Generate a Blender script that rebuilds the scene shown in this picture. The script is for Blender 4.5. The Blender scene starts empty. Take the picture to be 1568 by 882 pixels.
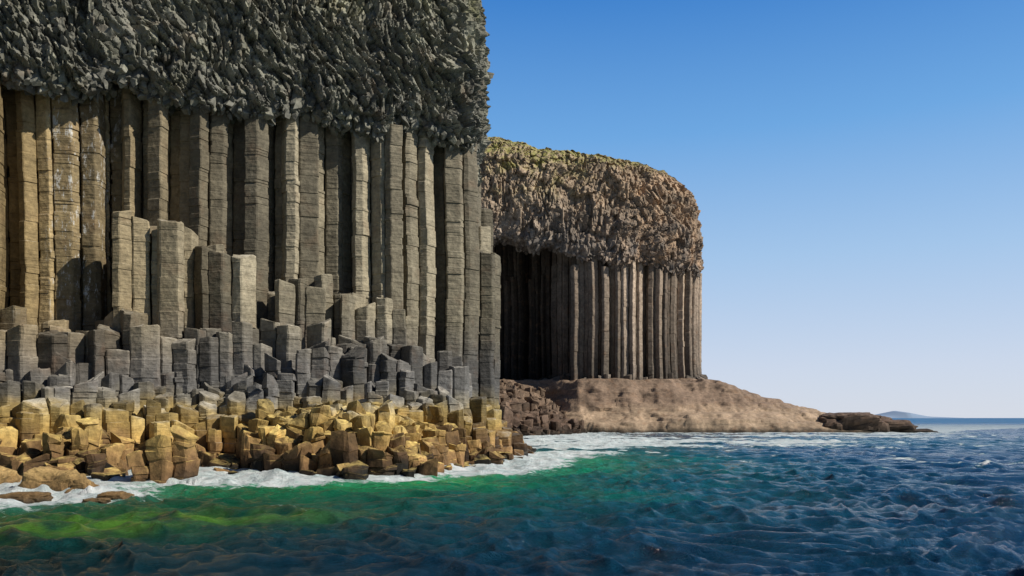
import bpy, math, random
import numpy as np
from mathutils import Vector
random.seed(7); rng=np.random.default_rng(7)
scene=bpy.context.scene
F=1220.0; H0=2.5

# ---------------------------------------------------------------- noise
def _h(i,j,k):
    n=(i.astype(np.int64)*374761393+j.astype(np.int64)*668265263+k.astype(np.int64)*1274126177)&0xffffffff
    n=((n^(n>>13))*1274126177)&0xffffffff
    n=(n^(n>>16))&0xffff
    return n/65535.0
def vn(x,y,z=0.0):
    x=np.asarray(x,float);y=np.asarray(y,float)+x*0;z=np.asarray(z,float)+x*0
    xi=np.floor(x);yi=np.floor(y);zi=np.floor(z)
    u=x-xi;v=y-yi;w=z-zi
    u=u*u*(3-2*u);v=v*v*(3-2*v);w=w*w*(3-2*w)
    r=0
    for a in (0,1):
        for b in (0,1):
            for c in (0,1):
                r=r+_h(xi+a,yi+b,zi+c)*(u if a else 1-u)*(v if b else 1-v)*(w if c else 1-w)
    return r
def fbm(x,y,z=0.0,o=4):
    r=0;a=.5;f=1.0
    for i in range(o):
        r=r+a*vn(np.asarray(x)*f+i*17.3,np.asarray(y)*f+i*5.1,np.asarray(z)*f+i*9.7);a*=.5;f*=2.03
    return r/(1-.5**o)
def facets(a,b,seed,tilt=1.0):
    """faceted Voronoi relief: every cell is its own tilted plane; returns height, edge gap, cell id"""
    ai=np.floor(a);bi=np.floor(b);F1=np.full(a.shape,9.);F2=np.full(a.shape,9.);h=np.zeros(a.shape);idn=np.zeros(a.shape)
    for di in(-1,0,1):
        for dj in(-1,0,1):
            ci=ai+di;cj=bi+dj;z=ci*0+seed
            qa=ci+.1+.8*_h(ci,cj,z);qb=cj+.1+.8*_h(ci,cj,z+1)
            d=np.hypot(a-qa,b-qb)
            hh=_h(ci,cj,z+2)+tilt*((a-qa)*(_h(ci,cj,z+3)-.5)*2+(b-qb)*(_h(ci,cj,z+4)-.5)*2)
            m=d<F1
            F2=np.where(m,F1,np.minimum(F2,d));h=np.where(m,hh,h);idn=np.where(m,_h(ci,cj,z+5),idn);F1=np.where(m,d,F1)
    return h,F2-F1,idn

# ---------------------------------------------------------------- polyline helpers
def sdist(poly,x,y):
    """signed distance, positive on the right of travel; returns d,s"""
    x=np.asarray(x,float);y=np.asarray(y,float)
    best=np.full(x.shape,1e9);sg=np.ones(x.shape);ss=np.zeros(x.shape);acc=0
    for (ax,ay),(bx,by) in zip(poly[:-1],poly[1:]):
        dx,dy=bx-ax,by-ay;L=math.hypot(dx,dy)
        t=np.clip(((x-ax)*dx+(y-ay)*dy)/L**2,0,1)
        d=np.hypot(x-ax-t*dx,y-ay-t*dy)
        side=np.sign((x-ax)*dy-(y-ay)*dx)
        m=d<best-1e-9
        best=np.where(m,d,best);sg=np.where(m,side,sg);ss=np.where(m,acc+t*L,ss);acc+=L
    return best*sg,ss
def curve(poly,s):
    P=np.array(poly,float);L=np.r_[0,np.cumsum(np.hypot(*(P[1:]-P[:-1]).T))]
    f=lambda q:np.c_[np.interp(q,L,P[:,0]),np.interp(q,L,P[:,1])]
    s=np.asarray(s,float)
    p=sum(f(np.clip(s+o,0,L[-1])) for o in(-1,-.5,0,.5,1))/5
    t=f(np.clip(s+1.6,0,L[-1]))-f(np.clip(s-1.6,0,L[-1]))
    t/=np.linalg.norm(t,axis=1)[:,None]
    return p,t,np.c_[t[:,1],-t[:,0]],L[-1]

def mesh_obj(name,v,f,mat,parent=None,smooth=False,attrs=None):
    me=bpy.data.meshes.new(name)
    if isinstance(f,np.ndarray):          # fast path for quad grids
        v=np.asarray(v,np.float32);nf=len(f)
        me.vertices.add(len(v));me.vertices.foreach_set('co',v.ravel())
        me.loops.add(nf*4);me.loops.foreach_set('vertex_index',np.ascontiguousarray(f,dtype=np.int32).ravel())
        me.polygons.add(nf);me.polygons.foreach_set('loop_start',np.arange(0,nf*4,4,dtype=np.int32))
        me.update(calc_edges=True)
    else:
        me.from_pydata(v if isinstance(v,list) else v.tolist(),[],f)
    if attrs:
        for k,a in attrs.items():
            at=me.attributes.new(k,'FLOAT','POINT');at.data.foreach_set('value',np.asarray(a,np.float32))
    me.materials.append(mat)
    me.polygons.foreach_set('use_smooth',[smooth]*len(me.polygons))
    me.update()
    ob=bpy.data.objects.new(name,me);scene.collection.objects.link(ob)
    if parent: ob.parent=parent
    return ob
def empty(name):
    e=bpy.data.objects.new(name,None);scene.collection.objects.link(e);return e
def grid_faces(nu,nv):
    i,j=np.meshgrid(np.arange(nu-1),np.arange(nv-1),indexing='ij')
    a=i*nv+j
    return np.stack([a,a+nv,a+nv+1,a+1],-1).reshape(-1,4)

# ---------------------------------------------------------------- materials
class NT:
    def __init__(s,name):
        s.m=bpy.data.materials.new(name);s.m.use_nodes=True;s.t=s.m.node_tree;s.t.nodes.clear()
        s.out=s.n('ShaderNodeOutputMaterial');s.b=s.n('ShaderNodeBsdfPrincipled');s.l(s.b.outputs[0],s.out.inputs[0])
        s.co=s.n('ShaderNodeTexCoord').outputs['Object']
    def n(s,t): return s.t.nodes.new(t)
    def l(s,a,b): s.t.links.new(a,b)
    def put(s,v,i):
        if isinstance(v,bpy.types.NodeSocket): s.l(v,i)
        else:
            try:i.default_value=v
            except Exception:i.default_value=(*v,1)
    def math(s,op,a,b=0.0,c=None,clamp=False):
        n=s.n('ShaderNodeMath');n.operation=op;n.use_clamp=clamp;s.put(a,n.inputs[0]);s.put(b,n.inputs[1])
        if c is not None:s.put(c,n.inputs[2])
        return n.outputs[0]
    def noise(s,scale,detail=4,rough=.55,sc=(1,1,1),w=None,dist=0.0):
        mp=s.n('ShaderNodeMapping');s.l(s.co,mp.inputs[0]);mp.inputs['Scale'].default_value=sc
        n=s.n('ShaderNodeTexNoise');n.inputs['Scale'].default_value=scale;n.inputs['Detail'].default_value=detail
        n.inputs['Roughness'].default_value=rough;n.inputs['Distortion'].default_value=dist;s.l(mp.outputs[0],n.inputs[0]);return n.outputs[0]
    def vor(s,scale,sc=(1,1,1),feat='F1'):
        mp=s.n('ShaderNodeMapping');s.l(s.co,mp.inputs[0]);mp.inputs['Scale'].default_value=sc
        n=s.n('ShaderNodeTexVoronoi');n.feature=feat;n.inputs['Scale'].default_value=scale;s.l(mp.outputs[0],n.inputs[0]);return n.outputs['Distance']
    def ramp(s,f,stops,interp='LINEAR'):
        n=s.n('ShaderNodeValToRGB');n.color_ramp.interpolation=interp;e=n.color_ramp.elements
        while len(e)<len(stops): e.new(.5)
        for el,(p,c) in zip(e,stops):
            el.position=p;el.color=(*c,1) if isinstance(c,tuple) else (c,c,c,1)
        s.l(f,n.inputs[0]);return n.outputs[0]
    def mr(s,v,a,b,c=0.0,d=1.0):
        n=s.n('ShaderNodeMapRange');s.put(v,n.inputs[0])
        for i,q in enumerate((a,b,c,d)):n.inputs[i+1].default_value=q
        return n.outputs[0]
    def mix(s,f,a,b,mode='MIX'):
        n=s.n('ShaderNodeMix');n.data_type='RGBA';n.blend_type=mode;s.put(f,n.inputs[0]);s.put(a,n.inputs[6]);s.put(b,n.inputs[7]);return n.outputs[2]
    def xyz(s):
        n=s.n('ShaderNodeSeparateXYZ');s.l(s.co,n.inputs[0]);return n.outputs
    def nz(s):
        g=s.n('ShaderNodeNewGeometry');n=s.n('ShaderNodeSeparateXYZ');s.l(g.outputs['Normal'],n.inputs[0]);return n.outputs[2]
    def attr(s,name):
        n=s.n('ShaderNodeAttribute');n.attribute_name=name;return n.outputs['Fac']
    def bump(s,h,strength,dist,prev=None):
        n=s.n('ShaderNodeBump');n.inputs['Strength'].default_value=strength;n.inputs['Distance'].default_value=dist
        s.l(h,n.inputs['Height'])
        if prev is not None:s.l(prev,n.inputs['Normal'])
        return n.outputs[0]

def rock_mat(name,stops,zmax,zn=1.2,var=.5,jscale=5.0,joint=True,fine=6.0,warmx=None,moss=None,guano=False,topcol=None,rust=.35,lich=None,bdist=1.0,tr=(.72,1.25),mossx=None,shadex=None,warmr=None):
    k=NT(name);X=k.xyz()
    n1=k.noise(.35,5);n2=k.noise(2.2,6,.65);n3=k.noise(fine,6,.7)
    z=k.math('MULTIPLY_ADD',k.math('SUBTRACT',k.noise(.5,4,.6),.5),zn*2,X[2])
    z=k.math('ADD',z,k.math('MULTIPLY',k.math('SUBTRACT',k.attr('tint'),.5),zn*1.0))
    c=k.ramp(k.math('DIVIDE',z,zmax),[(p/zmax,q) for p,q in stops])
    if warmx:
        f=k.mr(X[0],warmx[0],warmx[1]);f=k.math('MULTIPLY',f,k.mr(X[2],3.5,8))
        c=k.mix(k.math('MULTIPLY',f,.65),c,(.33,.225,.08))
    if warmr:
        f=k.math('MULTIPLY',k.mr(X[0],warmr[0],warmr[1]),k.mr(n1,.35,.6))
        c=k.mix(k.math('MULTIPLY',f,.75),c,(.36,.245,.155))
    if topcol:
        f=k.mr(k.nz(),.4,.9);f=k.math('MULTIPLY',f,k.mr(n2,.35,.6))
        c=k.mix(k.math('MULTIPLY',f,.6),c,topcol)
    if lich:
        c=k.mix(k.math('MULTIPLY',k.mr(k.noise(.6,6,.7),.45,.65),lich[3]),c,lich[:3])
    v=k.math('MULTIPLY',k.mr(n2,.25,.75,1-var,1+var),k.mr(n1,.3,.7,.75,1.25))
    v=k.math('MULTIPLY',v,k.mr(n3,.3,.7,.75,1.25))
    v=k.math('MULTIPLY',v,k.mr(k.attr('tint'),0,1,*tr))
    if shadex: v=k.math('MULTIPLY',v,k.mr(k.math('ADD',X[0],k.math('MULTIPLY',n1,4)),shadex[0],shadex[1],shadex[2],1))  # paints recess shade into the base colour, darker towards low x
    cb=k.n('ShaderNodeCombineXYZ');[k.l(v,cb.inputs[i]) for i in range(3)]
    c=k.mix(1.0,c,cb.outputs[0],'MULTIPLY')
    c=k.mix(k.mr(k.noise(.9,3),.55,.75,0,rust),c,(.24,.13,.07))
    if moss:
        f=k.math('MULTIPLY',k.mr(k.nz(),moss[0],moss[1]),k.mr(X[2],moss[2],moss[3]))
        f2=k.math('MULTIPLY',k.mr(n1,.49,.62),k.mr(X[2],moss[2]-7,moss[3]))
        if mossx:f2=k.math('MULTIPLY',f2,k.mr(X[0],mossx[0],mossx[1],1,.0))
        f=k.math('ADD',f,f2)
        f=k.math('MULTIPLY',k.math('MINIMUM',f,1.0),k.mr(n2,.3,.55))
        c=k.mix(f,c,k.mix(k.noise(.5,4),(.14,.19,.04),(.38,.32,.10)))
    if guano:
        g=k.math('MULTIPLY',k.mr(k.noise(3.2,6,.8,(1,1,.35)),.55,.62),k.mr(X[0],-20.5,-22))
        g=k.math('MULTIPLY',g,k.math('MULTIPLY',k.mr(X[2],7,9),k.mr(X[0],-24.2,-23.4)));c=k.mix(g,c,(.6,.6,.58))
    k.l(c,k.b.inputs['Base Color']);k.b.inputs['Roughness'].default_value=.8
    k.put(.3,k.b.inputs['Specular IOR Level'])
    nb=k.bump(n3,.7,.05*bdist)
    if joint:
        j=k.noise(jscale,4,.6,(.12,.12,1.0));nb=k.bump(j,.8,.10*bdist,nb)
    nb=k.bump(k.vor(fine*.6),.5,.06*bdist,nb)
    k.l(nb,k.b.inputs['Normal'])
    return k.m

near_stops=[(0,(.018,.016,.012)),(.3,(.05,.032,.018)),(.7,(.15,.085,.038)),(1.4,(.26,.16,.065)),(2.2,(.38,.26,.085)),(2.9,(.40,.30,.12)),(3.5,(.23,.21,.165)),(4.2,(.13,.13,.13)),(5.6,(.135,.13,.125)),(8.5,(.265,.235,.17)),(20,(.28,.248,.18))]
M_col=rock_mat('basalt_columns_mat',near_stops,24.,zn=.9,warmx=(-15,-25),guano=True,topcol=(.38,.36,.31),rust=.2,tr=(.40,1.3),var=.4)
M_ledge=rock_mat('lichen_ledge_mat',near_stops,24.,zn=1.1,var=.6,topcol=(.62,.47,.15),joint=False,fine=5,bdist=1.4,tr=(.5,1.3))
M_ent=rock_mat('hackly_basalt_mat',[(0,(.13,.13,.12)),(20,(.165,.165,.145)),(26,(.205,.205,.17)),(34,(.21,.22,.16))],40.,joint=False,zn=2,var=.45,fine=4,moss=(.5,.9,31,35),rust=.25,lich=(.21,.215,.145,.4),bdist=1.8,tr=(.5,1.4))
M_fcol=rock_mat('far_columns_mat',[(0,(.12,.10,.08)),(9,(.12,.105,.09)),(14,(.19,.155,.125)),(28,(.33,.26,.20)),(40,(.25,.2,.15))],60.,zn=2,jscale=1.6,fine=2,tr=(.4,1.4),shadex=(9,19,.2))  # deep shade of the left recess is painted into the column colour
M_fent=rock_mat('far_hackly_mat',[(0,(.15,.135,.12)),(34,(.19,.17,.155)),(42,(.32,.25,.185)),(60,(.38,.29,.20))],60.,joint=False,zn=3,fine=1.6,moss=(.25,.55,48,51.5),rust=.4,bdist=3.0,tr=(.65,1.3),mossx=(8,24),warmr=(8,26))
M_tuff=rock_mat('tuff_platform_mat',[(0,(.035,.028,.02)),(.4,(.09,.07,.05)),(1.0,(.35,.26,.18)),(3.8,(.38,.28,.195)),(5.2,(.24,.17,.122)),(10,(.23,.165,.12))],12.,zn=.9,var=.35,jscale=1.6,fine=1.6,rust=.45,bdist=2.5)
M_dark=rock_mat('wet_rock_mat',[(0,(.02,.016,.012)),(.5,(.05,.035,.025)),(2,(.12,.08,.058)),(6,(.17,.12,.085))],12.,zn=.6,jscale=1.5,fine=1.5)
M_barn=rock_mat('barnacle_rock_mat',[(0,(.05,.035,.02)),(.25,(.18,.11,.045)),(.8,(.32,.22,.09)),(3,(.3,.2,.1))],3.,zn=.15,joint=False,fine=9)
k=NT('grass_mat');n2=k.noise(1.5,6);k.l(k.mix(n2,(.07,.12,.02),(.26,.23,.05)),k.b.inputs['Base Color']);k.b.inputs['Roughness'].default_value=.9
k.l(k.bump(n2,.8,.3),k.b.inputs['Normal']);M_grass=k.m
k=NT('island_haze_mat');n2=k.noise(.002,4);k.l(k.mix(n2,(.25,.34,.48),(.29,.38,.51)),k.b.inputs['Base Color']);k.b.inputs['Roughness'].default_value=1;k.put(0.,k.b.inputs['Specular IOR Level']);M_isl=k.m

# ---------------------------------------------------------------- voronoi columns
def clip(poly,mx,my,nx,ny):
    out=[];n=len(poly)
    for i in range(n):
        p=poly[i];q=poly[(i+1)%n]
        a=(p[0]-mx)*nx+(p[1]-my)*ny;b=(q[0]-mx)*nx+(q[1]-my)*ny
        if a<=0:out.append(p)
        if (a<0<b)or(b<0<a):
            t=a/(a-b);out.append((p[0]+t*(q[0]-p[0]),p[1]+t*(q[1]-p[1])))
    return out
def cells(org,ang,a0,a1,b0,b1,sp,jit,keep):
    ca,sa=math.cos(ang),math.sin(ang);pts={}
    rh=sp*.866;na=int((a1-a0)/sp);nb=int((b1-b0)/rh)
    for j in range(nb):
        for i in range(na):
            a=a0+(i+.5*(j&1))*sp+random.uniform(-jit,jit)*sp;b=b0+j*rh+random.uniform(-jit,jit)*sp
            pts[i,j]=(org[0]+a*ca-b*sa,org[1]+a*sa+b*ca)
    for (i,j),p in pts.items():
        if not keep(*p):continue
        R=sp*1.6;poly=[(p[0]+R*math.cos(t*math.pi/6),p[1]+R*math.sin(t*math.pi/6)) for t in range(12)]
        for dj in(-2,-1,0,1,2):
            for di in(-2,-1,0,1,2):
                q=pts.get((i+di,j+dj))
                if q is None or q is p:continue
                poly=clip(poly,(p[0]+q[0])/2,(p[1]+q[1])/2,q[0]-p[0],q[1]-p[1])
        if len(poly)>=3: yield p,poly
class Build:
    def __init__(s):s.v=[];s.f=[];s.t=[]
    def prism(s,c,poly,zb,zt,jspace=.6,tilt=.12,shrink=.975,r=.13,notch=.03,jj=.015,lean=0):
        tint=random.random()
        pp=[];n=len(poly)
        for i in range(n):
            if math.dist(poly[i],poly[(i+1)%n])>.12*math.dist(poly[i],c):pp.append(poly[i])
        if len(pp)<3:return
        ring=[];n=len(pp)
        for i in range(n):
            p=pp[i];a=pp[i-1];b=pp[(i+1)%n]
            ring.append((p[0]+(a[0]-p[0])*r,p[1]+(a[1]-p[1])*r));ring.append((p[0]+(b[0]-p[0])*r,p[1]+(b[1]-p[1])*r))
        m=len(ring);R=math.dist(ring[0],c)
        tx,ty=random.gauss(0,tilt),random.gauss(0,tilt)
        lx,ly=random.gauss(0,lean),random.gauss(0,lean)
        rings=[(zb,1.,0,0)];z=zb+random.uniform(.2,1)*jspace;ox=oy=0;sc=1.
        while z<zt-.35*jspace:
            w=.035*jspace
            rings.append((z-w,sc,ox,oy));rings.append((z,sc-notch*random.uniform(.2,1.6),ox,oy))
            ox,oy=random.gauss(0,jj)+lx*(z-zb),random.gauss(0,jj)+ly*(z-zb);sc=1-abs(random.gauss(0,.012))
            rings.append((z+w,sc,ox,oy));z+=jspace*random.choice((.3,.5,.8,1.2,2.0))
        rings+=[(zt-.08*R,sc,ox,oy),(zt,sc*.92,ox,oy),(zt,sc*.5,ox,oy)]
        b0=len(s.v)
        for q,(z,sc,ox,oy) in enumerate(rings):
            top=q>=len(rings)-3
            for (x,y) in ring:
                dx,dy=(x-c[0])*sc*shrink,(y-c[1])*sc*shrink
                zz=z+(dx*tx+dy*ty if top else 0)+(random.gauss(0,.04*R) if top else 0)
                s.v.append((c[0]+dx+ox,c[1]+dy+oy,zz));s.t.append(tint)
        for q in range(len(rings)-1):
            for i in range(m):
                a=b0+q*m+i;b=b0+q*m+(i+1)%m;s.f.append((a,b,b+m,a+m))
        s.v.append((c[0]+ox,c[1]+oy,zt+random.gauss(0,.05*R)));s.t.append(tint);cc=len(s.v)-1;l=b0+(len(rings)-1)*m
        for i in range(m):s.f.append((l+i,l+(i+1)%m,cc))
    def shard(s,p,ax,w,L,tint,flat=.85):
        ax=ax/np.linalg.norm(ax);h=np.cross(ax,rng.normal(size=3));h/=np.linalg.norm(h);g=np.cross(ax,h)
        n=random.choice((4,5,5,6));ph=random.random()*6.28
        ang=[ph+(i+random.uniform(-.3,.3))*6.283/n for i in range(n)]
        b0=len(s.v);cut=rng.normal(size=2)*.5
        for lv,(t,sc) in enumerate(((-.5,1.0),(.46,random.uniform(.9,1.05)),(.5,random.uniform(.75,.9)))):
            for a in ang:
                ca,sa=math.cos(a)*w*sc,math.sin(a)*w*sc*flat
                e=(ca*cut[0]+sa*cut[1]) if lv else 0
                q=p+h*ca+g*sa+ax*(t*L+e);s.v.append(tuple(q));s.t.append(tint)
        for lv in(0,1):
            for i in range(n):
                a=b0+lv*n+i;b=b0+lv*n+(i+1)%n;s.f.append((a,b,b+n,a+n))
        s.f.append(tuple(b0+2*n+i for i in range(n)))
    def obj(s,name,mat,parent=None,lo=0,hi=0,fh=1.5,flo=.12):
        v=np.array(s.v)
        if lo or hi:
            x,y,z=v.T
            for a,o in((0,0),(1,31)):
                d=(fbm(x*flo+o,y*flo,z*flo*.8,2)-.5)*2*lo+(fbm(x*fh+o,y*fh,z*fh+o,3)-.5)*2*hi
                v[:,a]+=d
            v[:,2]+=(fbm(x*fh,y*fh+9,z*fh,3)-.5)*2*hi
        return mesh_obj(name,v,s.f,mat,parent,attrs={'tint':s.t})

# ---------------------------------------------------------------- near cliff
ux,uy=.913,.408
A=(-25.3,39.3)
NP=[(A[0]-30*ux,A[1]-30*uy),A,(-2.1,49.7),(-1.3,58),(-3.8,76),(-16,98)]
W=[(-60,14),(-23.4,29.5),(-20.6,32.1),(-17.1,30.5),(-15.3,30.2),(-16.2,34.3),(-14.2,35.6),(-10.6,33.4),(-7.3,31.4),(-4.3,32.1),(-2.4,37.2),(-.4,42),(.8,46.9),(1.1,54),(-.6,68),(-8,95)]
cliff=empty('basalt_cliff')
S_H=[-30,5.0,5.5,9,12.4,14,18,20,22,24,26,29,60];V_H1=[6.6,6.8,12.8,11.8,10.8,10.,9.2,8.6,7.,5.,4.0,3.0,2.5]
V_H2=[6.0,6.6,6.9,6.9,6.9,6.8,6.4,6.0,5.0,4.0,3.4,2.6,2];V_H3=[4.2,4.3,4.4,4.5,4.5,4.4,4.2,4.0,3.6,3.2,2.8,2.2,1.5]
bc=Build();bb=Build();bl=Build()
ang0=math.atan2(uy,ux)
def keep(x,y):
    d,s=sdist(NP,x,y);w,_=sdist(W,x,y)
    return (-3.6<d<3.9) and (w<.3) and s<95
for c,poly in cells(A,ang0,-24,34,-8,56,.98,.32,keep):
    d,s=sdist(NP,*c);d=float(d);s=float(s)-30
    thr=random.choice((-1.7,-1.2,-.7,-.2,.1,.45,.75))
    if d<thr or d<-1.75:
        zt=21.+.3*random.random()
        if d>.1: zt=random.uniform(19.2,20.1) if random.random()<.6 else random.uniform(15.5,19.2)
        if s>26.2 and c[0]>-2.9: zt=random.uniform(12.5,15.5)
        bc.prism(c,poly,-.5,zt,jspace=.5,shrink=random.uniform(.90,.98),r=.07,notch=.035,jj=.02);continue
    if d>3.3:continue
    if d<-.55: continue
    h1,h2=(np.interp(s,S_H,v) for v in(V_H1,V_H2))
    dd=d+random.gauss(0,.2)
    if dd<1.6:
        t=h1+random.gauss(0,.35)
        if random.random()<.36:t-=random.uniform(.8,4.2)*min(1,(h1-h2)/4+.2)
    else: t=h2+random.gauss(0,.5)
    if s>24.5:
        w,_=sdist(W,*c);t=min(t,.35+.95*max(-float(w),0)+random.gauss(0,.2))
    bb.prism(c,poly,-.5,float(t),jspace=.6,tilt=.16,shrink=.975,r=.08,lean=.003)
bc.obj('columns',M_col,cliff,lo=.3,hi=.035,fh=1.6);
def keep2(x,y):
    d,s=sdist(NP,x,y);w,_=sdist(W,x,y)
    return d>2.9 and w<.25 and s<90
for c,poly in cells(A,ang0+.2,-26,36,-26,50,.82,.38,keep2):
    d,s=sdist(NP,*c);d=float(d);s=float(s)-30;w,_=sdist(W,*c);w=-float(w)
    h2,h3=(np.interp(s,S_H,v) for v in(V_H2,V_H3))
    big=float(vn(c[0]*.45,c[1]*.45))-.5
    wj=w+big*1.8+random.gauss(0,.3)
    led=np.interp(wj,[0,.7,.8,2.0,2.1,3.4,3.6,7],[.55,1.0,1.3,1.6,2.0,2.3,2.7,3.0])+random.gauss(0,.2)
    if w<.5: led=random.uniform(-.3,.7)
    dd=d+random.gauss(0,.4)+big*1.6
    t=np.interp(dd,[2.8,3.6,3.9,5.0,5.3,6.3,8],[h2,h2-.6,h3+.2,h3-.2,3.4,2.8,1.0])+random.gauss(0,.32)
    t=min(t,.9+.75*max(w,0)+random.gauss(0,.25))
    if w<1.3: led=min(led,1.15+random.gauss(0,.15));t=min(t,1.3)
    if c[1]>41:
        fx=np.interp(c[0],[-3.5,.8],[1,.3]);led*=fx;t*=fx
    if t>led and dd<6.2:
        bb.prism(c,poly,-.5,float(t),jspace=.5,tilt=.3,shrink=.98,r=.1,lean=.015,jj=.03)
    else:
        bl.prism(c,poly,-1.,float(max(led,-.5)),jspace=.35,tilt=.24,shrink=.985,r=.16,notch=.05,jj=.03,lean=.02)
bb.obj('broken_columns',M_col,cliff,lo=.15,hi=.07,fh=2.0)
bl.obj('rock_ledge',M_ledge,lo=.25,hi=.28,fh=1.5)

def core(poly,off,zb,zt,mat,parent):
    _,_,_,L=curve(poly,[0]);s=np.arange(0,L,1.0);p,t,n,_=curve(poly,s)
    v=[];
    for i in range(len(s)):
        q=p[i]+n[i]*off
        v+=[(q[0],q[1],zb),(q[0],q[1],zt)]
    mesh_obj('inner_rock',v,[(2*i,2*i+2,2*i+3,2*i+1) for i in range(len(s)-1)],mat,parent,attrs={'tint':[.3]*len(v)})
core(NP,-2.9,-2,22,M_col,cliff)

def entab(poly,ds,nv,zb,zt,prof,mat,parent,amp,nscale,cell,relief,nsh,w0,L0,srange,back,capmat,zcap=1.0,fan=1.0,seed=1,asp=2.1,lean=.35,fw=.42):
    _,_,_,L=curve(poly,[0]);s=np.r_[np.arange(0,srange[0],1.0),np.arange(srange[0],min(srange[1],L),ds),np.arange(min(srange[1],L),L,1.0)]
    V=np.array([q[0] for q in prof]);ZV=np.array([q[1] for q in prof]);OV=np.array([q[2] for q in prof])
    v=np.r_[0,np.linspace(.03,1,nv-1)]
    def surf(si,vi,det=True):
        p,t,n,_=curve(poly,si)
        b=zb(si,p);tt=zt(si,p)
        z=b+(tt-b)*np.interp(vi,V,ZV);o=np.interp(vi,V,OV)
        q=np.c_[p+n*o[:,None],z];idn=si*0
        dn=(fbm(q[:,0]*nscale,q[:,1]*nscale,q[:,2]*nscale)-.5)*2*amp
        if det:
            zz=z+np.abs(o)*.6
            wa=(fbm(si*.10/cell,zz*.12/cell,seed,2)-.5)*7.0*cell*fan   # domain warp makes fans and swirls
            wb=(fbm(si*.12/cell,zz*.10/cell,seed+5,2)-.5)*4.0*cell*fan
            a=si+wa+zz*lean;bq=zz+wb
            h0,e0,i0=facets(a/(cell*3.2),bq/(cell*4.6),seed,1.0)
            h1,e1,i1=facets(a/cell,bq/(cell*asp),seed+20,1.6)
            h2,e2,_=facets(a/(cell*.5),bq/(cell*.5*asp),seed+40,1.4)
            edge=np.clip(e1/.12,0,1)
            dn=dn+relief*(1.6*(h0-.5)+1.0*(h1-.5)+fw*(h2-.5)-.6*(1-edge))
            idn=.6*i1+.4*i0
        q[:,:2]+=n*dn[:,None];return q,t,n,idn
    SS,VV=np.meshgrid(s,v,indexing='ij')
    q,_,_,idn=surf(SS.ravel(),VV.ravel())
    mesh_obj('entablature_rock',q,grid_faces(len(s),nv),mat,parent,attrs={'tint':idn})
    top=q.reshape(len(s),nv,3)[:,-1];p,t,n,_=curve(poly,s)
    rows=[]
    for k2 in range(0,12):
        a=top.copy();a[:,:2]+= (np.array(back)*k2/11)[None,:];a[:,2]+=zcap*math.sin(k2/11*3.14)*1.5+(fbm(a[:,0]*.15,a[:,1]*.15)-.5)*1.2*min(1,k2)
        a[:,2]-=0.02;rows.append(a)
    g=np.stack(rows,1).reshape(-1,3)
    mesh_obj('grassy_top',g,grid_faces(len(s),12),capmat,parent,smooth=True)
    B=Build()
    si=rng.uniform(srange[0],min(srange[1],L),nsh);vi=rng.uniform(0.0,.10,nsh)
    q,t,n,_=surf(si,vi,False)
    for i in range(nsh):
        f=random.gauss(.15,.3);o=.3+random.gauss(0,.25)
        T=np.array([t[i][0],t[i][1],0]);N=np.array([n[i][0],n[i][1],0])
        ax=(np.array([0,0,-1.])*math.cos(f)-T*math.sin(f))*math.cos(o)+N*math.sin(o)
        B.shard(q[i]-N*w0*random.uniform(.5,2.5),ax,w0*random.uniform(.6,1.4),L0*random.uniform(.5,1.4),random.random())
    B.obj('entablature_blocks',mat,parent)

EP=[(A[0]-30*ux,A[1]-30*uy),A,(-2.7,49.3),(-3.1,58),(-6,76),(-18,98)]
entab(EP,.068,215,lambda s,p:19.8+(vn(s*.45,3)-.5)*1.5,lambda s,p:34+0*s,
      [(0,.05,-2.8),(.03,0,.2),(.12,.05,.75),(.45,.4,.85),(.7,.72,.4),(.9,.93,-1.2),(1,1,-4)],
      M_ent,cliff,.45,.3,.37,.29,1500,.22,.95,(24,64),(-22,40),M_grass,asp=1.8,lean=.4,fan=.8,fw=.5)

# ---------------------------------------------------------------- far cliff
far=empty('basalt_cliff')
FP=[(-30,163),(4,164),(8.2,154),(9.8,149.5),(13.5,147.6),(22,148.6),(30,151),(35.2,153.6),(37.2,156),(38.8,166),(34,185)]
bf=Build()
def keepf(x,y):
    d,s=sdist(FP,x,y);return -4<d<1.4 and x>-22
for c,poly in cells((0,150),.1,-30,46,-9,40,1.25,.30,keepf):
    d,s=sdist(FP,*c);d=float(d)
    thr=random.choice((-1.6,-.9,-.3,.1,.5))
    if d<thr or d<-2.0:
        zt=39 if (c[0]<33 and d<-.1) else random.uniform(30.5,32)
        bf.prism(c,poly,2,zt,jspace=1.3,shrink=random.uniform(.86,.96),r=.08,jj=.03)
    elif d<1.1: bf.prism(c,poly,2,random.uniform(8.8,11.0),jspace=1.3,tilt=.25,shrink=.95)
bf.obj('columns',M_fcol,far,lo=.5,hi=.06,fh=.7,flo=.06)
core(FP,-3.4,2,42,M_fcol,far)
FE=[(-30,147),(6,146.9),(13,146.7),(22,147.7),(30,150.0),(34.6,152.8),(36.2,155.6),(37.4,166),(33,186)]
def fzb(s,p):
    return np.interp(p[:,0],[-10,-3,8,13,20,33,36],[37,36.5,34.5,32.5,31.6,31.0,31.0])+(vn(s*.35,9)-.5)*1.6
def fzt(s,p):
    return np.interp(p[:,0],[-20,-4,5,20,27,34],[58,57.0,55.4,53.2,52.5,51.6])+(fbm(s*.25,2)-.5)*1.5
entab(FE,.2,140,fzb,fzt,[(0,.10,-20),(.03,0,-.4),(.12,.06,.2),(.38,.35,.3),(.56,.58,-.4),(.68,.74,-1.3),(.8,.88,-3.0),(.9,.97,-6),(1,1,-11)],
      M_fent,far,1.9,.12,.80,.42,900,.42,1.6,(18,110),(-12,50),M_grass,zcap=.5,seed=3,asp=2.2,lean=-.15,fan=.8)

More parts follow.
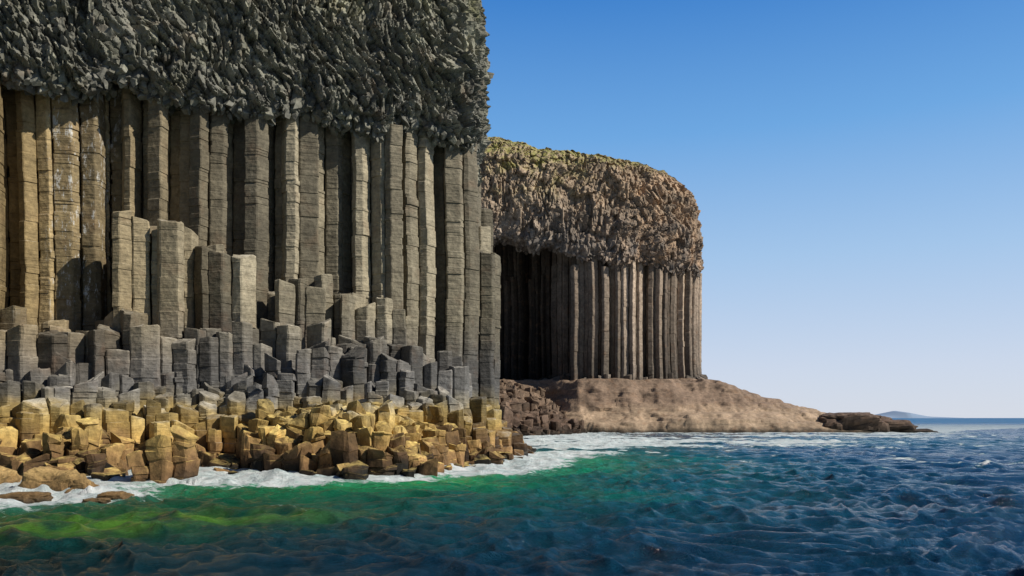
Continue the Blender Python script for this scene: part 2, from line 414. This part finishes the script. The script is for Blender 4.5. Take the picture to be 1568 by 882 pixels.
# ---------------------------------------------------------------- headland platform
xs=np.arange(-25,80,.27);ys=np.arange(124,190,.27)
XX,YY=np.meshgrid(xs,ys,indexing='ij')
prof=np.interp(XX,[-25,30,36,38,42,50,58,64,70,74,78],[9.6,9.5,9.2,8.5,7.1,5.0,3.1,2.0,1.0,-.6,-4])
yw=np.interp(XX,[-25,5,12,30,50,62,68,75],[145,142,135,133.5,134,135.5,138,143])+(fbm(XX*.12,YY*.02)-.5)*5
wd=np.interp(XX,[-25,12,36,44,60],[8,11,14,12,9])
t=(YY-yw)/wd
stp=np.interp(XX,[35,43],[0,1])
sh=np.interp(t,[-1,0,.08,.45,.55,.9,1.1,9],[-.6,-.08,.20,.38,.50,.97,1,1])*(1-stp)+np.interp(t,[-1,0,.2,1,9],[-.8,-.05,.3,1,1])*stp
bk=np.interp(XX,[38,44],[0,1]);bs=1-bk*np.clip((YY-yw-wd-3)/12,0,1.2)
Z=np.maximum(prof,0)*sh*bs
nz=fbm(XX*.13,YY*.2,0,4)-.5
fh,fe,_=facets(XX/3.0+nz*2,YY/3.5,7,1.0)
Z=Z+nz*2.0*np.clip(Z/3,.1,1)+(.45*(fbm(XX*.6,YY*.6,3,5)-.5)+.22*(fh-.5))*np.clip(Z/2.5,0,1)
q=Z*1.1+nz*2;Z=Z*.6+.4*(np.floor(q)+np.clip((q-np.floor(q))*3,0,1))/1.1
Z=np.where(prof<0,np.minimum(Z,prof),Z)
v=np.stack([XX,YY+ (fbm(XX*.25,Z*.9,5)-.5)*2.0,Z],-1).reshape(-1,3)
mesh_obj('rocky_headland',v,grid_faces(len(xs),len(ys)),M_tuff,attrs={'tint':np.full(len(v),.5)},smooth=True)

def lump(name,cx,cy,cz,rx,ry,rz,mat,seed,parent=None,amp=.35):
    nu,nv=64,36;vs=[]
    U,V=np.meshgrid(np.linspace(0,2*math.pi,nu),np.linspace(-math.pi/2,math.pi/2,nv),indexing='ij')
    x=np.cos(V)*np.cos(U);y=np.cos(V)*np.sin(U);z=np.sin(V)
    r=1+(fbm(x*1.8+seed,y*1.8+seed*2,z*1.8,6)-.5)*2*amp
    e=.7
    f=lambda a:np.sign(a)*np.abs(a)**e
    p=np.stack([cx+f(x)*r*rx,cy+f(y)*r*ry,cz+f(z)*r*rz],-1).reshape(-1,3)
    return mesh_obj(name,p,grid_faces(nu,nv),mat,parent,smooth=False,attrs={'tint':np.full(len(p),.5)})
sk=empty('dark_skerry')
lump('slab_1',59.5,139,.8,6.0,4,2.7,M_dark,1,sk,.45);lump('slab_2',65,138,.2,4.8,3,1.7,M_dark,2,sk,.5);lump('slab_3',69.5,137,-.2,3.4,2,.8,M_dark,3,sk,.5)
tr=empty('tidal_rock')
for i,(px,py,rx,rz) in enumerate([(78,758,.95,.85),(168,768,.5,.25),(25,768,.8,.25),(120,760,.5,.45),(-40,752,1.3,.8),(140,772,.35,.15)]):
    Y=H0*F/(py-640);X=(px-784)/F*Y
    lump('boulder_%d'%(i+1),X,Y+.3,0,rx,rx*.8,rz,M_barn,10+i*3,tr,.45)
bm=Build()
SP=[(-14,116),(-2,106),(3,108),(8,116),(11.5,130),(14,142)]
for c,poly in cells((0,130),.5,-22,22,-28,22,1.7,.36,lambda x,y:sdist(SP,x,y)[0]<0 and x<13):
    d,s=sdist(SP,*c);d=-float(d)
    h=min(.3+.6*d,np.interp(c[0],[-8,-2,3,8,12],[8.2,6.2,4.4,2.8,1.6])+max(0,c[1]-130)*.14)+random.gauss(0,.4)+(float(vn(c[0]*.2,c[1]*.2))-.5)*2
    bm.prism(c,poly,-1,h,jspace=.6,tilt=.3,shrink=.99,r=.2,notch=.07,jj=.08)
bm.obj('strata_rocks',M_dark,lo=.5,hi=.45,fh=.6)

# ---------------------------------------------------------------- distant island
vs=[];fs=[];n=160
px=np.linspace(1335,1485,n)
hh=np.interp(px,[1335,1350,1370,1382,1392,1398,1410,1425,1450,1480,1485],[0,2.6,4.2,7,11.5,12,8,4.0,2.2,.8,0])+(fbm(px*.12,2)-.5)*1.6*np.interp(px,[1335,1350,1430,1485],[0,1,.6,0])
D=9000
for i in range(n):
    X=(px[i]-784)/F*D;h=max(hh[i],0)/F*D
    vs+=[(X,D,-5),(X,D+60,h*.7),(X,D+400,h),(X,D+1400,-5)]
for i in range(n-1):
    for j in range(3):a=i*4+j;fs.append((a,a+4,a+5,a+1))
mesh_obj('distant_island',vs,fs,M_isl,smooth=True)

# ---------------------------------------------------------------- sea
na=950
th=np.radians(np.linspace(-56,56,na))
r=np.concatenate([np.geomspace(6,260,950),np.geomspace(262,40000,80)])
TH,R=np.meshgrid(th,r,indexing='ij')
X=np.sin(TH)*R;Y=np.cos(TH)*R-1
sp=np.maximum(R*(th[1]-th[0]),R*.004)
DX=np.zeros_like(X);DY=np.zeros_like(X);DZ=np.zeros_like(X)
wx=X+(fbm(X*.12,Y*.12,7,2)-.5)*5;wy=Y+(fbm(X*.12,Y*.12,11,2)-.5)*5
for i in range(60):
    lam=.28*(5.5/.28)**(i/59.0)*random.uniform(.9,1.1)
    ang=math.radians(-110+random.gauss(0,50));kx,ky=math.cos(ang),math.sin(ang);kk=6.283/lam
    amp=.0128*lam**.56*random.uniform(.5,1.3)*(.7 if lam>2.5 else 1.0)
    wgt=np.clip(lam/(sp*3)-.6,0,1)
    phs=kk*(kx*wx+ky*wy)+random.random()*6.28
    mod=.2+1.6*vn(X*.45/max(lam,.7)+i*3,Y*.45/max(lam,.7))
    DZ+=amp*wgt*mod*np.sin(phs);c_=amp*wgt*mod*.8*np.cos(phs);DX+=kx*c_;DY+=ky*c_
for sc_,am_,o_ in((.6,.05,0),(1.3,.025,20),(2.8,.012,40)):
    nn=vn(wx*sc_*.75+o_,wy*sc_*1.1+o_,o_)*.65+vn(wx*sc_*1.6+o_,wy*sc_*2.1,3)*.35
    DZ+=am_*((1-np.abs(2*nn-1))**2.0-.35)*np.clip(1/(sc_*sp*4)-.6,0,1)
dW,_=sdist(W,X,Y)
HW=[(-30,110),(-3,105),(3.5,107),(8.5,115),(11,128),(14,134),(30,132.5),(50,132),(62,133),(69,134.5),(75,141)]
dH,_=sdist(HW,X,Y)
dR=np.full(X.shape,9.)
for (px_,py_,s_) in [(78,756,1.2),(168,764,.8),(25,768,1.1),(-40,752,1.6)]:
    yy=H0*F/(py_-640);dR=np.minimum(dR,np.hypot(X-(px_-784)/F*yy,Y-yy)-s_)
n1=fbm(X*.25,Y*.25,1.5);n2=fbm(X*1.1,Y*1.1,4);nst=fbm(X*.16,Y*.42,6,5)
def g(cx,cy,a,b,rot=0):
    c,s=math.cos(rot),math.sin(rot);u=((X-cx)*c+(Y-cy)*s)/a;v=(-(X-cx)*s+(Y-cy)*c)/b;return np.exp(-u*u-v*v)
dwp=np.clip(dW,0,99)
foam=np.exp(-dwp/1.0)*(.45+.9*n1)+1.5*g(-13.2,32.8,3.8,3.2,.1)+.9*g(-9.0,30.8,2.8,2.0,.1)+1.0*g(-1,36.6,3,2.2,1.1)+1.1*g(1.5,45,2.0,7,-.1)+.8*g(4,54,3,7,-.4)
foam+=np.exp(-np.clip(dR,0,9)/.7)*.9+1.0*g(-15.5,24,3,1.9,0)+.5*g(-14,27.5,3,1.8,0)
foam+=np.exp(-np.clip(dH,0,99)/6.5)*(.5+1.0*n1)
surf=1.8*g(10,88,8,18,-.1)+2.0*g(21,82,13,12,-.3)+1.0*g(4,72,3.5,14,.1)+1.1*g(44,112,20,12,-.2)+.8*g(60,124,14,6,0)
foam+=surf*np.clip((nst-.34)*5,0,1)
cap=np.clip(fbm(X*.6+3,Y*1.1,8,4)-.63,0,1)*7*np.clip((X+2)/10,0,1)*(dW>8)*np.clip((R-20)/30,0,1)   # scattered small whitecaps offshore
foam=np.where(Y>300,0,np.clip(foam+cap*.7,0,1.4))
shallow=np.exp(-dwp/5.2)*1.35*np.clip(1.7-np.abs(Y-32)/18,0,1)
shallow=np.clip(shallow,0,1)*(.4+1.2*n1)
patch=g(-9.3,19.6,4.2,1.6,.1)*1.1+.8*g(-11.5,17.4,3.4,1.1,.2)
patch=np.clip(patch*(.4+1.2*n1),0,1)
teal=np.clip((g(9,62,8,26,-.15)+.55*g(40,85,22,22))*(.3+1.3*n1),0,1)
calm=1-.4*np.exp(-dwp/5)
DZ=DZ*calm+np.clip(foam-.55,0,1)*np.where(dW<6,.5,.15)*(n2**1.0)*(R<120)
P=np.stack([X+DX*calm,Y+DY*calm,DZ],-1).reshape(-1,3)
k=NT('sea_water_mat');Xn=k.xyz()
fo=k.attr('foam');sh_=k.attr('shallow');pa=k.attr('patch');te=k.attr('teal')
f1=k.noise(1.8,9,.75,(.6,1.2,1),dist=.5);f2=k.noise(.22,5,.6)
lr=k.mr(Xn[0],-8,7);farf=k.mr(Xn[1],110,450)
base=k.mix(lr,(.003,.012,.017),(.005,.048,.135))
base=k.mix(k.mr(f2,.42,.62,0,.35),base,(.004,.042,.078))
base=k.mix(k.math('MULTIPLY',te,.8),base,(.010,.15,.16))
base=k.mix(k.math('MULTIPLY',sh_,k.mr(f2,.3,.6,.5,1.1),clamp=True),base,(.014,.36,.12))
base=k.mix(k.math('MULTIPLY',pa,k.mr(k.noise(.9,4),.35,.6)),base,(.08,.22,.025))
m=k.mr(k.math('ADD',k.math('MULTIPLY',fo,.85),k.math('MULTIPLY',k.math('SUBTRACT',f1,.5),1.9)),.42,.64)
m=k.math('MULTIPLY',m,k.mr(fo,.05,.3))
aer=k.math('MULTIPLY',k.mr(fo,.15,1.0),.45)
base=k.mix(aer,base,(.16,.42,.37))
col=k.mix(m,base,k.mix(k.mr(f1,.4,.65),(.55,.66,.66),(.85,.87,.87)))
k.l(col,k.b.inputs['Base Color']);k.l(k.mr(m,0,1,.06,.8),k.b.inputs['Roughness'])
k.b.inputs['IOR'].default_value=1.333
nb=k.bump(k.noise(2.2,8,.72,(1,1.4,1),dist=.5),1.0,.30)
nb=k.bump(k.noise(8,5,.65),.7,.05,nb)
nb=k.bump(k.math('MULTIPLY',k.noise(.5,6,.7,(1,1.3,1)),k.mr(Xn[1],70,260)),1.0,2.2,nb)
k.l(nb,k.b.inputs['Normal'])
# distant sea: unresolved steep wavelets scatter like a blue diffuse sheet instead of a mirror
df=k.n('ShaderNodeBsdfDiffuse');k.l(k.mix(k.mr(k.noise(.04,6,.7,(.25,1,1)),.35,.65),(.030,.125,.27),(.075,.22,.40)),df.inputs[0])
ms=k.n('ShaderNodeMixShader');k.l(k.math('MULTIPLY',farf,.85),ms.inputs[0]);k.l(k.b.outputs[0],ms.inputs[1]);k.l(df.outputs[0],ms.inputs[2]);k.l(ms.outputs[0],k.out.inputs[0])
mesh_obj('sea_water',P,np.ascontiguousarray(grid_faces(len(th),len(r))[:,::-1]),k.m,smooth=True,attrs={'foam':foam.ravel(),'shallow':shallow.ravel(),'patch':patch.ravel(),'teal':teal.ravel()})

# ---------------------------------------------------------------- light, sky, camera
az=math.radians(72);el=math.radians(38)
S=Vector((math.sin(az)*math.cos(el),-math.cos(az)*math.cos(el),math.sin(el)))
sun=bpy.data.lights.new('sun','SUN');sun.energy=5.0;sun.angle=math.radians(.5);sun.color=(1,.92,.78)
so=bpy.data.objects.new('sun',sun);so.rotation_euler=S.to_track_quat('Z','Y').to_euler();so.location=(40,-20,60);scene.collection.objects.link(so)
w=bpy.data.worlds.new('World');scene.world=w;w.use_nodes=True;nt=w.node_tree
N=nt.nodes.new
sky=N('ShaderNodeTexSky');sky.sky_type='NISHITA';sky.sun_disc=False;sky.sun_elevation=el;sky.sun_rotation=math.radians(108)
sky.air_density=1.0;sky.dust_density=.3;sky.ozone_density=3.0
tc=N('ShaderNodeTexCoord');sx=N('ShaderNodeSeparateXYZ');nt.links.new(tc.outputs['Generated'],sx.inputs[0])
rp=N('ShaderNodeValToRGB');e=rp.color_ramp.elements
st=[(0,(.68,.73,.84)),(.06,(.62,.70,.86)),(.19,(.39,.59,.86)),(.33,(.16,.41,.80)),(.47,(.045,.23,.65)),(1,(.02,.09,.34))]
while len(e)<len(st):e.new(.5)
for el_,(p,c) in zip(e,st):el_.position=p;el_.color=(*c,1)
nt.links.new(sx.outputs[2],rp.inputs[0])
dt=N('ShaderNodeVectorMath');dt.operation='DOT_PRODUCT';dt.inputs[1].default_value=(.55,.83,0);nt.links.new(tc.outputs['Generated'],dt.inputs[0])
mr=N('ShaderNodeMapRange');nt.links.new(dt.outputs['Value'],mr.inputs[0])
for i,q in enumerate((-.2,.72,2.4,10.0)):mr.inputs[i+1].default_value=q
vm=N('ShaderNodeVectorMath');vm.operation='SCALE';nt.links.new(rp.outputs[0],vm.inputs[0]);nt.links.new(mr.outputs[0],vm.inputs['Scale'])
mx=N('ShaderNodeMix');mx.data_type='RGBA';mx.inputs[0].default_value=.88
nt.links.new(sky.outputs[0],mx.inputs[6]);nt.links.new(vm.outputs[0],mx.inputs[7])
bg=nt.nodes['Background'];bg.inputs[1].default_value=.10
nt.links.new(mx.outputs[2],bg.inputs[0])
cam=bpy.data.cameras.new('camera');cam.sensor_width=36;cam.lens=28.0;cam.shift_y=(640-441)/1568.0;cam.clip_end=90000
co=bpy.data.objects.new('camera',cam);co.location=(0,0,H0);co.rotation_euler=(math.radians(90),0,0);scene.collection.objects.link(co)
scene.camera=co
scene.view_settings.view_transform='Standard';scene.view_settings.look='None';scene.view_settings.exposure=0
